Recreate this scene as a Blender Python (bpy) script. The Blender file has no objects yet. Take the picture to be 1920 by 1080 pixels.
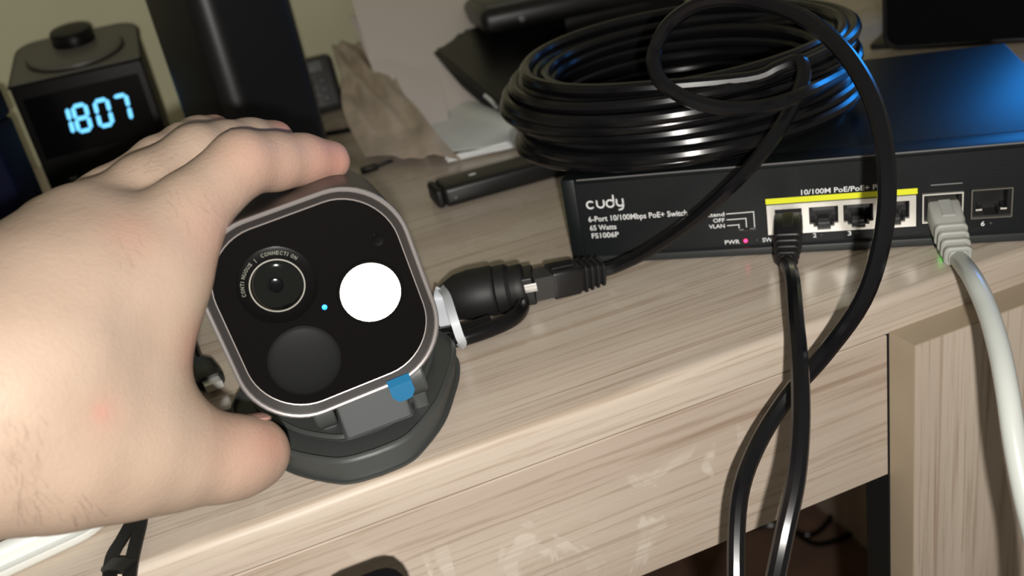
import bpy, bmesh, math, random
import numpy as np
from math import sin, cos, pi, radians, atan2, hypot
from mathutils import Vector, Matrix

random.seed(7); rng = np.random.RandomState(5)
scene = bpy.context.scene
COL = scene.collection
MM = 0.001

# ------------------------------------------------------------------ camera
FPX = 1653.0                                   # focal length in pixels of the 1920x1080 frame
PITCH, ROLL, YAW = radians(23.98), radians(-11.346), radians(14.93)
CAMZ = 173.0                                   # mm above the desk top
_cp, _sp, _cy, _sy = cos(PITCH), sin(PITCH), cos(YAW), sin(YAW)
FW = np.array([_sy*_cp, _cy*_cp, -_sp]); RT = np.array([_cy, -_sy, 0.0]); UP = np.cross(RT, FW)
RT, UP = cos(ROLL)*RT + sin(ROLL)*UP, -sin(ROLL)*RT + cos(ROLL)*UP
CAM = np.array([0, 0, CAMZ])
cd = bpy.data.cameras.new('camera'); co = bpy.data.objects.new('camera', cd); COL.objects.link(co)
cd.sensor_width = 36.0; cd.lens = 36.0*FPX/1920.0; cd.clip_start = 0.01; cd.clip_end = 20
mw = Matrix.Identity(4)
for i in range(3):
    mw[i][0], mw[i][1], mw[i][2], mw[i][3] = RT[i], UP[i], -FW[i], CAM[i]*MM
co.matrix_world = mw
cd.dof.use_dof = True; cd.dof.focus_distance = 0.32; cd.dof.aperture_fstop = 12.0
scene.camera = co

# ------------------------------------------------------------------ world, lights, exposure
w = bpy.data.worlds.new('room_ambient'); scene.world = w; w.use_nodes = True
w.node_tree.nodes['Background'].inputs[0].default_value = (1.0, 0.93, 0.76, 1)
w.node_tree.nodes['Background'].inputs[1].default_value = 0.16
def light(name, kind, loc, energy, color, size, target=None):
    l = bpy.data.lights.new(name, kind); l.energy = energy; l.color = color
    if kind == 'AREA': l.size = size; l.spread = radians(75)
    else: l.shadow_soft_size = size
    o = bpy.data.objects.new(name, l); COL.objects.link(o); o.location = loc
    if target is not None:
        o.rotation_euler = (Vector(target)-Vector(loc)).to_track_quat('-Z', 'Y').to_euler()
    return o
FLASH = (CAM + RT*11 - UP*20 - FW*40)*MM      # the torch that lights the scene, beside and below the lens
light('phone_flash', 'POINT', FLASH, 7.7, (1.0, 0.955, 0.90), 0.004)
light('blue_screen_light', 'AREA', (0.78, 0.62, 0.24), 0.34, (0.01, 0.30, 1.0), 0.26, (0.36, 0.38, 0.05))
scene.view_settings.view_transform = 'Standard'
scene.view_settings.look = 'None'
scene.view_settings.gamma = 1.0
scene.view_settings.use_curve_mapping = False
scene.view_settings.exposure = 0.0

# ------------------------------------------------------------------ helpers
def V(*a): return np.array(a, float)
def ray(px, py): return FW + RT*(px-960)/FPX + UP*(540-py)/FPX
def at_z(px, py, z=0.0):
    d = ray(px, py); return CAM + d*((z-CAMZ)/d[2])
def at_y(px, py, y):
    d = ray(px, py); return CAM + d*(y/d[1])
def at_d(px, py, d): return CAM + ray(px, py)*d
def norm(v): return v/np.linalg.norm(v)

class MB:
    """mesh collector, millimetres"""
    def __init__(s): s.v = []; s.f = []
    def add(s, vs, fs):
        n = len(s.v); s.v += [tuple(map(float, p)) for p in vs]; s.f += [tuple(i+n for i in f) for f in fs]; return s
    def box(s, x0, x1, y0, y1, z0, z1):
        return s.add([(x, y, z) for z in (z0, z1) for y in (y0, y1) for x in (x0, x1)],
                     [(0, 2, 3, 1), (4, 5, 7, 6), (0, 1, 5, 4), (2, 6, 7, 3), (0, 4, 6, 2), (1, 3, 7, 5)])
    def rbox(s, x0, x1, y0, y1, z0, z1, r, seg=3):
        bm = bmesh.new(); m = MB().box(x0, x1, y0, y1, z0, z1)
        vs = [bm.verts.new(p) for p in m.v]
        for f in m.f: bm.faces.new([vs[i] for i in f])
        bmesh.ops.bevel(bm, geom=bm.edges[:], offset=r, segments=seg, profile=0.5, affect='EDGES')
        bm.verts.index_update()
        s.add([v.co[:] for v in bm.verts], [[v.index for v in f.verts] for f in bm.faces]); bm.free(); return s
    def loft(s, rings, cap=True, closed=False):
        n = len(rings[0]); base = []; vs = []; fs = []
        for r in rings: vs += list(r)
        m = len(rings)
        for i in range(m if closed else m-1):
            j = (i+1) % m
            for k in range(n):
                l = (k+1) % n; fs.append((i*n+k, i*n+l, j*n+l, j*n+k))
        if cap and not closed:
            fs.append(tuple(reversed(range(n)))); fs.append(tuple((m-1)*n+k for k in range(n)))
        return s.add(vs, fs)
    def prism(s, outline, o, ex, ey, ez, h0, h1, bev=0.0, seg=3):
        """outline of (x, y) in the ex, ey plane, extruded along ez, with rounded rims of bev"""
        o, ex, ey, ez = map(lambda a: np.array(a, float), (o, ex, ey, ez)); pts = np.array(outline, float)
        def ring(h, inset):
            q = inset_poly(pts, inset) if inset else pts
            return [o + ex*p[0] + ey*p[1] + ez*h for p in q]
        rs = []
        if bev:
            for i in range(seg+1):
                a = pi/2*i/seg; rs.append(ring(h0+bev*(1-sin(a)), bev*(1-cos(a))))
            for i in range(seg+1):
                a = pi/2*(1-i/seg); rs.append(ring(h1-bev*(1-sin(a)), bev*(1-cos(a))))
        else: rs = [ring(h0, 0), ring(h1, 0)]
        return s.loft(rs)
    def disc(s, c, ex, ey, r, n=32):
        c = np.array(c, float)
        return s.add([c + np.array(ex)*r*cos(2*pi*i/n) + np.array(ey)*r*sin(2*pi*i/n) for i in range(n)], [tuple(range(n))])
    def lathe(s, c, ex, ey, ez, prof, n=40):
        c, ex, ey, ez = map(lambda a: np.array(a, float), (c, ex, ey, ez))
        return s.loft([[c + ex*r*cos(2*pi*i/n) + ey*r*sin(2*pi*i/n) + ez*h for i in range(n)] for r, h in prof])
    def tube(s, pts, r, n=12, sub=8, raw=False):
        P = np.array(pts, float) if raw else catmull(pts, sub)
        T = np.gradient(P, axis=0); T /= np.linalg.norm(T, axis=1)[:, None]
        u = np.cross(T[0], [0.31, 0.2, 0.93]); u /= np.linalg.norm(u); rings = []
        for i in range(len(P)):
            u = u - T[i]*(u@T[i]); u /= np.linalg.norm(u); b = np.cross(T[i], u)
            rr = r[min(i*len(r)//len(P), len(r)-1)] if hasattr(r, '__len__') else r
            rings.append([P[i] + u*rr*cos(2*pi*k/n) + b*rr*sin(2*pi*k/n) for k in range(n)])
        return s.loft(rings)
    def ribbon(s, pts, half, thick, up=(0, 0, 1), sub=8):
        P = catmull(pts, sub); T = np.gradient(P, axis=0); T /= np.linalg.norm(T, axis=1)[:, None]
        rings = []
        for p, t in zip(P, T):
            a = norm(np.cross(t, np.array(up, float))); b = np.cross(a, t)
            rings.append([p-a*half, p+a*half, p+a*half+b*thick, p-a*half+b*thick])
        return s.loft(rings)

def inset_poly(p, d):
    """move every corner of a counter-clockwise outline inwards by d"""
    q = []; n = len(p)
    for i in range(n):
        a, b, c = p[i-1], p[i], p[(i+1) % n]
        e = b-a; g = c-b; e = e/(np.linalg.norm(e)+1e-9); g = g/(np.linalg.norm(g)+1e-9)
        n1 = np.array([-e[1], e[0]]); n2 = np.array([-g[1], g[0]]); m = n1+n2
        k = m@n1; q.append(b + m*(d/max(k, 0.3)))
    return np.array(q)
def catmull(pts, sub=8):
    P = np.array(pts, float)
    if len(P) < 3 and sub: sub = max(sub, 2)
    Q = np.vstack([2*P[0]-P[1], P, 2*P[-1]-P[-2]]); out = []
    for i in range(1, len(Q)-2):
        p0, p1, p2, p3 = Q[i-1], Q[i], Q[i+1], Q[i+2]
        for k in range(sub):
            t = k/sub
            out.append(0.5*((2*p1)+(-p0+p2)*t+(2*p0-5*p1+4*p2-p3)*t*t+(-p0+3*p1-3*p2+p3)*t**3))
    out.append(P[-1]); return np.array(out)
def rrect(w, h, r, n=8):
    """counter-clockwise rounded rectangle"""
    o = []
    for cx, cy, a0 in ((w/2-r, h/2-r, 0), (-w/2+r, h/2-r, 90), (-w/2+r, -h/2+r, 180), (w/2-r, -h/2+r, 270)):
        for i in range(n+1):
            a = radians(a0+90*i/n); o.append((cx+r*cos(a), cy+r*sin(a)))
    return o
def squircle(w, h, r, n=14, bulge=0.0):
    return [(x*(1+bulge*(1-(2*abs(y)/h)**2)), y*(1+bulge*(1-(2*abs(x)/w)**2))) for x, y in rrect(w, h, r, n)]

def mesh_obj(name, mb, mat, parent=None, angle=35, smooth=True):
    """link the collected mesh (in the parent's local space, mm) as one object"""
    me = bpy.data.meshes.new(name)
    me.from_pydata([(x*MM, y*MM, z*MM) for x, y, z in mb.v], [], mb.f)
    bm = bmesh.new(); bm.from_mesh(me); bmesh.ops.recalc_face_normals(bm, faces=bm.faces[:]); bm.to_mesh(me); bm.free()
    if smooth:
        me.polygons.foreach_set('use_smooth', [True]*len(me.polygons)); me.set_sharp_from_angle(angle=radians(angle))
    me.materials.append(mat)
    o = bpy.data.objects.new(name, me); COL.objects.link(o)
    if parent is not None: o.parent = parent
    return o
def full_matrix(o): return full_matrix(o.parent) @ o.matrix_basis if o.parent else o.matrix_basis.copy()
def world_part(name, mb, mat, parent, **k):
    """a part whose mesh was collected in world mm"""
    inv = full_matrix(parent).inverted()
    mb.v = [tuple((inv @ (Vector(p)*MM))/MM) for p in mb.v]
    return mesh_obj(name, mb, mat, parent, **k)
def thing(name, label, cat, loc=(0, 0, 0), axes=None, group=None):
    o = bpy.data.objects.new(name, None); COL.objects.link(o); o.empty_display_size = 0.01
    M = Matrix.Identity(4)
    for i in range(3):
        if axes is not None:
            for j in range(3): M[i][j] = float(axes[j][i])
        M[i][3] = float(loc[i])*MM
    o.matrix_world = M
    o['label'] = label; o['category'] = cat
    if group: o['group'] = group
    return o
def tag(o, label, cat): o['label'] = label; o['category'] = cat; return o
def structure(o): o['kind'] = 'structure'; return o
def plate(rect, holes, y0, y1):
    """flat plate in the XZ plane between y0 (front) and y1 with rectangular holes cut through"""
    xs = sorted({rect[0], rect[1], *[h[0] for h in holes], *[h[1] for h in holes]})
    zs = sorted({rect[2], rect[3], *[h[2] for h in holes], *[h[3] for h in holes]})
    def solid(i, j):
        if i < 0 or j < 0 or i >= len(xs)-1 or j >= len(zs)-1: return False
        x, z = (xs[i]+xs[i+1])/2, (zs[j]+zs[j+1])/2
        return not any(h[0] < x < h[1] and h[2] < z < h[3] for h in holes)
    m = MB()
    for i in range(len(xs)-1):
        for j in range(len(zs)-1):
            if not solid(i, j): continue
            a, b, c, d = xs[i], xs[i+1], zs[j], zs[j+1]
            m.add([(a, y0, c), (b, y0, c), (b, y0, d), (a, y0, d)], [(0, 1, 2, 3)])
            m.add([(a, y1, c), (b, y1, c), (b, y1, d), (a, y1, d)], [(3, 2, 1, 0)])
            if not solid(i-1, j): m.add([(a, y0, c), (a, y0, d), (a, y1, d), (a, y1, c)], [(0, 1, 2, 3)])
            if not solid(i+1, j): m.add([(b, y0, c), (b, y1, c), (b, y1, d), (b, y0, d)], [(0, 1, 2, 3)])
            if not solid(i, j-1): m.add([(a, y0, c), (a, y1, c), (b, y1, c), (b, y0, c)], [(0, 1, 2, 3)])
            if not solid(i, j+1): m.add([(a, y0, d), (b, y0, d), (b, y1, d), (a, y1, d)], [(0, 1, 2, 3)])
    return m
def text_mb(body, x0, x1, zb, h, y, depth=0.06):
    """flat lettering in the XZ plane, fitted between x0 and x1, capitals h high on baseline zb"""
    cu = bpy.data.curves.new('t', 'FONT'); cu.body = body; cu.size = 1.0; cu.resolution_u = 3; cu.offset = 0.018
    ob = bpy.data.objects.new('t', cu); COL.objects.link(ob)
    dg = bpy.context.evaluated_depsgraph_get(); me = bpy.data.meshes.new_from_object(ob.evaluated_get(dg))
    vs = np.array([v.co[:] for v in me.vertices]); fs = [tuple(p.vertices) for p in me.polygons]
    bpy.data.objects.remove(ob); bpy.data.curves.remove(cu); bpy.data.meshes.remove(me)
    a, b = vs[:, 0].min(), vs[:, 0].max()
    sx = (x1-x0)/(b-a) if x1 is not None else h/0.69
    m = MB(); m.add([(x0+(p[0]-a)*sx, y, zb+p[1]*h/0.69) for p in vs], fs)
    return m

# ------------------------------------------------------------------ materials
def mat(name, color, rough=0.5, metal=0.0, spec=0.5, emit=None, estr=0.0, bump=0.0, bscale=200, trans=0.0, sss=0.0, coat=0.0, vary=0.0, vscale=40):
    m = bpy.data.materials.new(name); m.use_nodes = True; nt = m.node_tree; b = nt.nodes['Principled BSDF']
    b.inputs['Base Color'].default_value = (*color, 1); b.inputs['Roughness'].default_value = rough
    b.inputs['Metallic'].default_value = metal; b.inputs['Specular IOR Level'].default_value = spec
    b.inputs['Coat Weight'].default_value = coat; b.inputs['Coat Roughness'].default_value = 0.05
    if emit: b.inputs['Emission Color'].default_value = (*emit, 1); b.inputs['Emission Strength'].default_value = estr
    if trans: b.inputs['Transmission Weight'].default_value = trans
    if sss:
        b.inputs['Subsurface Weight'].default_value = sss; b.inputs['Subsurface Radius'].default_value = (1.0, 0.35, 0.18); b.inputs['Subsurface Scale'].default_value = 0.003
    tc = nt.nodes.new('ShaderNodeTexCoord')
    if bump:
        n = nt.nodes.new('ShaderNodeTexNoise'); n.inputs['Scale'].default_value = bscale; n.inputs['Detail'].default_value = 4
        bp = nt.nodes.new('ShaderNodeBump'); bp.inputs['Strength'].default_value = bump; bp.inputs['Distance'].default_value = 0.0006
        nt.links.new(tc.outputs['Object'], n.inputs['Vector']); nt.links.new(n.outputs['Fac'], bp.inputs['Height']); nt.links.new(bp.outputs['Normal'], b.inputs['Normal'])
    if vary:
        n = nt.nodes.new('ShaderNodeTexNoise'); n.inputs['Scale'].default_value = vscale; n.inputs['Detail'].default_value = 5
        r = nt.nodes.new('ShaderNodeValToRGB')
        r.color_ramp.elements[0].position = 0.3; r.color_ramp.elements[1].position = 0.72
        r.color_ramp.elements[0].color = (*[c*(1-vary) for c in color], 1); r.color_ramp.elements[1].color = (*[min(1, c*(1+vary)) for c in color], 1)
        nt.links.new(tc.outputs['Object'], n.inputs['Vector']); nt.links.new(n.outputs['Fac'], r.inputs['Fac']); nt.links.new(r.outputs['Color'], b.inputs['Base Color'])
    return m
def wood(name, axis='X', seed=0.0, rough=0.38, tint=1.0, flecks=0.0):
    """printed sonoma-oak laminate: long pores, broad bands, pale flecks"""
    m = bpy.data.materials.new(name); m.use_nodes = True; nt = m.node_tree; N = nt.nodes.new; L = nt.links.new
    b = nt.nodes['Principled BSDF']; b.inputs['Roughness'].default_value = rough; b.inputs['Specular IOR Level'].default_value = 0.35
    tc = N('ShaderNodeTexCoord')
    def noise(sx, sy, sz, detail, dist=0.0, rgh=0.55):
        mp = N('ShaderNodeMapping'); mp.inputs['Location'].default_value = (seed, seed*1.7, seed*0.6)
        s = (sx, sy, sy) if axis == 'X' else (sy, sy, sx)
        if axis == 'X': s = (sx, sy, sz)
        mp.inputs['Scale'].default_value = s
        n = N('ShaderNodeTexNoise'); n.inputs['Scale'].default_value = 1.0; n.inputs['Detail'].default_value = detail
        n.inputs['Roughness'].default_value = rgh; n.inputs['Distortion'].default_value = dist
        L(tc.outputs['Object'], mp.inputs['Vector']); L(mp.outputs['Vector'], n.inputs['Vector']); return n.outputs['Fac']
    def ramp(f, stops):
        r = N('ShaderNodeValToRGB'); e = r.color_ramp.elements
        while len(e) < len(stops): e.new(0.5)
        for k, (p, c) in zip(e, stops): k.position = p; k.color = (*c, 1)
        L(f, r.inputs['Fac']); return r.outputs['Color']
    def mix(kind, fac, a, c):
        x = N('ShaderNodeMix'); x.data_type = 'RGBA'; x.blend_type = kind
        if isinstance(fac, float): x.inputs['Factor'].default_value = fac
        else: L(fac, x.inputs['Factor'])
        L(a, x.inputs['A'])
        if isinstance(c, tuple): x.inputs['B'].default_value = (*c, 1)
        else: L(c, x.inputs['B'])
        return x.outputs['Result']
    t = tint
    base = ramp(noise(2.2, 30, 30, 3, 0.2), [(0.30, (0.44*t, 0.365*t, 0.30*t)), (0.5, (0.50*t, 0.428*t, 0.355*t)), (0.70, (0.56*t, 0.49*t, 0.41*t))])
    grain = ramp(noise(14, 520, 520, 5, 0.15, 0.6), [(0.36, (0.66, 0.60, 0.54)), (0.46, (0.94, 0.92, 0.90)), (0.60, (1.0, 1.0, 1.0))])
    col = mix('MULTIPLY', 0.62, base, grain)
    lines = ramp(noise(3.6, 170, 170, 2, 0.3), [(0.33, (0.72, 0.65, 0.58)), (0.39, (1, 1, 1)), (1.0, (1, 1, 1))])
    col = mix('MULTIPLY', 0.7, col, lines)
    if flecks:
        f1 = ramp(noise(40, 24, 24, 3, 1.8), [(0.53, (0, 0, 0)), (0.60, (1, 1, 1))])
        f2 = ramp(noise(5, 22, 22, 1, 0.3), [(0.46, (0, 0, 0)), (0.56, (1, 1, 1))])
        col2 = mix('MIX', flecks, col, (0.62*t, 0.56*t, 0.48*t))
        f3 = ramp(noise(9, 330, 330, 3, 0.2), [(0.40, (0.15, 0.15, 0.15)), (0.56, (1, 1, 1))])
        fm = mix('MULTIPLY', 1.0, mix('MULTIPLY', 1.0, f1, f2), f3)
        x = N('ShaderNodeMix'); x.data_type = 'RGBA'; L(fm, x.inputs['Factor']); L(col, x.inputs['A']); L(col2, x.inputs['B']); col = x.outputs['Result']
    L(col, b.inputs['Base Color'])
    bp = N('ShaderNodeBump'); bp.inputs['Strength'].default_value = 0.12; bp.inputs['Distance'].default_value = 0.0003
    L(noise(11, 420, 420, 5, 0.15, 0.6), bp.inputs['Height']); L(bp.outputs['Normal'], b.inputs['Normal'])
    return m
M = {}
M['wood'] = wood('oak_laminate_brightened', 'X', 0.0, 0.25, 1.27, 0.25)  # raised tint brightens the desk top in place of more light on it
M['wood_apron'] = wood('oak_laminate_apron', 'X', 3.1, 0.42, 1.0, 0.7)
M['wood_edge'] = wood('oak_laminate_edge', 'X', 5.4, 0.42, 0.98)
M['wood_door'] = wood('oak_laminate_door_brightened', 'Z', 1.3, 0.42, 1.10)  # tint lifted a little too, extra light put into the colour
M['edge_band'] = mat('oak_edge_band', (0.37, 0.30, 0.215), 0.5, vary=0.06, vscale=30)
M['wall'] = mat('cream_wall_paint', (0.70, 0.69, 0.47), 0.85, bump=0.3, bscale=90, vary=0.05, vscale=9)
M['floor'] = mat('dark_brown_floor', (0.24, 0.15, 0.11), 0.5, vary=0.3, vscale=12)
M['black'] = mat('black_plastic', (0.008, 0.008, 0.008), 0.38)
M['black_matte'] = mat('black_matte_plastic', (0.007, 0.007, 0.007), 0.55, bump=0.05, bscale=900)
M['black_gloss'] = mat('black_gloss', (0.003, 0.003, 0.004), 0.15, spec=0.3)
M['black_rubber'] = mat('black_rubber', (0.009, 0.009, 0.010), 0.45)
M['cable_black'] = mat('black_pvc_jacket', (0.005, 0.005, 0.006), 0.22, spec=0.36)
M['cable_grey'] = mat('pale_grey_pvc_jacket', (0.50, 0.53, 0.50), 0.28)
M['boot_grey'] = mat('grey_boot', (0.40, 0.41, 0.38), 0.45)
M['switch_metal'] = mat('black_powder_coat', (0.007, 0.009, 0.010), 0.42, spec=0.3, bump=0.12, bscale=1800)
M['switch_lip'] = mat('grey_black_lip', (0.022, 0.025, 0.026), 0.5)
M['switch_edge'] = mat('plain_edge_grey', (0.16, 0.16, 0.16), 0.4)
M['print_white'] = mat('white_print', (0.75, 0.77, 0.77), 0.5)
M['print_grey'] = mat('grey_print', (0.18, 0.185, 0.185), 0.5)
M['yellow'] = mat('yellow_green_print', (0.80, 0.83, 0.02), 0.5)
M['shield'] = mat('nickel_shield', (0.80, 0.78, 0.72), 0.32, metal=0.35)
M['shield_dark'] = mat('dim_nickel', (0.30, 0.29, 0.26), 0.35, metal=0.8)
M['port_black'] = mat('port_plastic', (0.006, 0.006, 0.006), 0.4)
M['contact'] = mat('grey_latch_plastic', (0.045, 0.045, 0.045), 0.35)
M['led_red'] = mat('led_red', (0.3, 0.01, 0.02), 0.4, emit=(1.0, 0.02, 0.10), estr=6.0)
M['led_green'] = mat('led_green', (0.02, 0.3, 0.03), 0.4, emit=(0.03, 1.0, 0.08), estr=14.0)
M['led_off'] = mat('led_unlit', (0.05, 0.055, 0.06), 0.4)
M['led_blue'] = mat('led_blue', (0.0, 0.1, 0.4), 0.4, emit=(0.02, 0.30, 1.0), estr=3.5)
M['spot'] = mat('spotlight_diffuser', (0.9, 0.85, 0.75), 0.5, emit=(1.0, 0.88, 0.68), estr=5.0)
M['cam_body'] = mat('dark_grey_housing', (0.024, 0.020, 0.020), 0.36, bump=0.04, bscale=1500)
M['cam_bezel'] = mat('grey_satin_bezel', (0.25, 0.23, 0.225), 0.38, metal=0.4)
M['cam_groove'] = mat('bezel_groove', (0.030, 0.027, 0.026), 0.4)
M['cam_rim'] = mat('thin_silver_rim', (0.42, 0.38, 0.36), 0.35, metal=0.5)
M['cam_glass'] = mat('black_glass_front', (0.004, 0.0035, 0.0035), 0.10, spec=0.25)
M['cam_well'] = mat('lens_well', (0.003, 0.003, 0.003), 0.3, spec=0.05)
M['lens_glass'] = mat('lens_glass', (0.002, 0.003, 0.003), 0.03, spec=0.8, coat=0.5)
M['lens_ring'] = mat('lens_ring', (0.26, 0.25, 0.22), 0.4)
M['lens_print'] = mat('lens_print', (0.13, 0.135, 0.10), 0.5)
M['pir'] = mat('pir_dome', (0.010, 0.0105, 0.0105), 0.55, spec=0.1)
M['cam_base'] = mat('grey_base_plastic', (0.056, 0.061, 0.059), 0.48, bump=0.05, bscale=1500)
M['hinge'] = mat('hinge_plastic', (0.085, 0.092, 0.094), 0.5)
M['film_blue'] = mat('blue_film_tab', (0.012, 0.13, 0.27), 0.3)
M['tie'] = mat('white_twist_tie', (0.62, 0.66, 0.70), 0.45)
M['metal'] = mat('usb_metal', (0.85, 0.85, 0.82), 0.25, metal=0.6)
M['digit'] = mat('clock_digit', (0.1, 0.4, 0.6), 0.5, emit=(0.16, 0.60, 1.0), estr=1.35)
M['clock_black'] = mat('clock_black', (0.004, 0.004, 0.004), 0.4, spec=0.2)
M['clock_top'] = mat('clock_top_grey', (0.12, 0.117, 0.095), 0.45)
M['tower'] = mat('tower_black', (0.005, 0.005, 0.006), 0.42)
M['grille'] = mat('grille_cloth', (0.004, 0.004, 0.005), 0.9, spec=0.1)
M['bluish'] = mat('black_plastic_blue_sheen', (0.003, 0.005, 0.022), 0.7, spec=0.1)  # black plastic with the screen's blue reflection put into its colour
M['paper'] = mat('white_paper', (0.84, 0.77, 0.74), 0.7)
M['plastic_bag'] = mat('milky_plastic_bag', (0.85, 0.88, 0.88), 0.25, bump=0.2, bscale=40)
M['bag'] = mat('brown_crumpled_bag', (0.55, 0.455, 0.37), 0.5, bump=0.5, bscale=45, vary=0.25, vscale=25)
M['white'] = mat('white_plastic', (0.66, 0.68, 0.65), 0.35)
M['grey_device'] = mat('dark_grey_device', (0.045, 0.045, 0.042), 0.45)
M['nail'] = mat('fingernail', (0.46, 0.26, 0.21), 0.35, sss=0.1)

# ------------------------------------------------------------------ the room
EDGE = 258.5                                   # y of the desk's front edge
WALL = 1030.0
structure(mesh_obj('wall_back', MB().box(-1500, 1800, WALL, WALL+60, -740, 1400), M['wall'], smooth=False))
structure(mesh_obj('floor', MB().box(-1500, 1800, -900, WALL, -760, -740), M['floor'], smooth=False))

# ------------------------------------------------------------------ desk
desk = thing('desk', 'pale oak laminate desk with a rounded front edge and a door below', 'desk', (0, EDGE, -740))
def desk_part(name, mb, m): return world_part(name, mb, m, desk)
nose = [(EDGE+0.6, -16.2), (EDGE, -15.6)] + [(EDGE+4.5*(1-cos(a)), -4.5*(1-sin(a))) for a in np.linspace(0, pi/2, 7)] + [(EDGE+4.5, -16.2)]
desk_part('front_edge', MB().loft([[(x, y, z) for y, z in nose] for x in (-640, 900)]), M['wood_edge'])
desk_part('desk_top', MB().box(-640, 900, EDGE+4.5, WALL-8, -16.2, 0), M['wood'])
desk_part('apron', MB().rbox(-600, 220.0, EDGE+0.8, EDGE+16, -86.8, -17.0, 0.5, 1), M['wood_apron'])
door = MB().add([], [])
dx0, dx1, dy0, dy1, dz0, dz1 = 220.0, 640.0, EDGE-14.2, EDGE-0.05, -690.0, -15.2
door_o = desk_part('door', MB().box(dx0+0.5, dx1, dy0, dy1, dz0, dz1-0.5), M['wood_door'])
desk_part('door_edge_band', MB().box(dx0, dx0+0.5, dy0+0.3, dy1, dz0, dz1).box(dx0+0.5, dx1, dy0+0.3, dy1, dz1-0.5, dz1), M['edge_band'])
desk_part('added_dark_post', MB().rbox(221, 240, EDGE+1.2, EDGE+18, -740, -16.6, 1, 1), M['black_matte'])  # black post added to give the dark strip left of the door
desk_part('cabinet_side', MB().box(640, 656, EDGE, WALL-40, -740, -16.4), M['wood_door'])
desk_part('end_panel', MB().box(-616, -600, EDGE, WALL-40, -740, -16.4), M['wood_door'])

# ------------------------------------------------------------------ network switch
SWA = radians(-35.69)
SP = at_z(1420, 477); SDX = V(cos(SWA), sin(SWA), 0); SN = V(-sin(SWA), cos(SWA), 0)
def sw(u, n, z): return SP + SDX*u + SN*n + V(0, 0, z)
switch = thing('network_switch', 'black metal network switch with a yellow-striped row of ports, under the cable coil', 'network switch', SP, (SDX, SN, V(0, 0, 1)))
UL, UR, SD, SH = -88.0, 132.6, 178.0, 43.7
case = MB().rbox(UL, UR, 1.2, SD, 0.6, SH, 0.7, 2)
case.rbox(UL, UL+6.6, -0.3, 2, 0.6, SH, 0.5, 2); case.rbox(UR-6.6, UR, -0.3, 2, 0.6, SH, 0.5, 2)
# case as a shell with an opening behind the sockets: cut by building it from the boxes round the openings
HOLES = [(5.4, 67.4, 9.5, 24.0), (69.6, 85.9, 10.4, 24.1), (88.4, 104.5, 11.0, 24.7)]
case = MB().rbox(UL, UR, 14, SD, 0.6, SH, 0.7, 2)
case.rbox(UL, UL+6.6, -0.3, 14.2, 0.6, SH, 0.5, 2).rbox(UR-6.6, UR, -0.3, 14.2, 0.6, SH, 0.5, 2)
case.rbox(UL+6.5, UR-6.5, -0.2, 14.2, SH-2.4, SH, 0.6, 2)
mesh_obj('case', case, M['switch_metal'], switch)
mesh_obj('front_panel', plate((UL+6.6, UR-6.6, 4.4, SH-2.5), HOLES, 0.35, 14.1), M['switch_metal'], switch)
mesh_obj('base_lip', MB().rbox(UL+6.6, UR-6.6, -2.2, 14, 0.5, 4.3, 0.6, 2), M['switch_lip'], switch)
mesh_obj('top_edge', MB().tube([(UL+8, -0.25, SH-0.35), (0, -0.25, SH-0.35), (UR-8, -0.25, SH-0.35)], 0.4, 6, 2), M['switch_edge'], switch)  # thin strip of paler grey along the top front edge
for fx in (UL+20, UR-20):
    for fy in (16, SD-16):
        mesh_obj('rubber_foot', MB().lathe((fx, fy, 0), (1, 0, 0), (0, 1, 0), (0, 0, 1), [(5.5, 0.0), (6, 0.5), (6, 0.8)], 20), M['black_rubber'], switch)
def jack_hole(u0, u1, z0, z1):
    c = (u0+u1)/2; w = u1-u0
    return [(u0, u1, z0+2.9, z1), (c-w*0.36, c+w*0.36, z0+1.5, z0+2.9), (c-w*0.23, c+w*0.23, z0, z0+1.5)]
PORTS = [(8.9, 20.5), (23.5, 35.8), (37.9, 50.2), (52.5, 64.7)]
holes4 = sum([jack_hole(a, b, 10.6, 21.7) for a, b in PORTS], [])
jf = mesh_obj('port_block', plate((5.5, 67.3, 9.6, 23.9), holes4, -0.5, 9), M['shield'], switch)
for a, b in PORTS:
    pt = mesh_obj('port', plate((a-0.2, b+0.2, 10.4, 21.9), [(a+0.5, b-0.5, 13.9, 21.2), ((a+b)/2-3.6, (a+b)/2+3.6, 12.4, 13.9)], 0.6, 9), M['port_black'], jf)
    mesh_obj('port_interior', MB().box(a-0.2, b+0.2, 9, 9.6, 10.4, 21.9), M['port_black'], pt)
    mesh_obj('latch', MB().rbox((a+b)/2-2.7, (a+b)/2+2.7, 1.4, 6, 11.2, 13.7, 0.3, 1), M['contact'], pt)
    mesh_obj('contact_comb', MB().box(a+1.6, b-1.6, 3.4, 6, 18.6, 20.6), M['contact'], pt)
def single_port(u0, u1, z0, z1, frame):
    fr = mesh_obj('uplink_port', plate((u0, u1, z0, z1), [(u0+0.55, u1-0.55, z0+0.55, z1-0.55)], -0.5, 9), frame, switch)
    a, b = u0+1.9, u1-1.9
    mesh_obj('port_interior', plate((u0+0.5, u1-0.5, z0+0.5, z1-0.5), jack_hole(a, b, z0+1.2, z1-1.4), 0.8, 9).box(u0+0.5, u1-0.5, 9, 9.6, z0+0.5, z1-0.5), M['port_black'], fr)
    for lx in (a+0.1, b-2.5): mesh_obj('contact_tab', MB().box(lx, lx+2.4, 0.3, 1.2, z0+3.4, z0+4.1), M['shield'], fr)
single_port(69.8, 85.7, 10.6, 23.9, M['shield'])
single_port(88.6, 104.3, 11.2, 24.5, M['shield_dark'])
mesh_obj('yellow_stripe', MB().box(5.2, 67.9, 0.15, 0.5, 24.3, 26.9), M['yellow'], switch, smooth=False)
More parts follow.
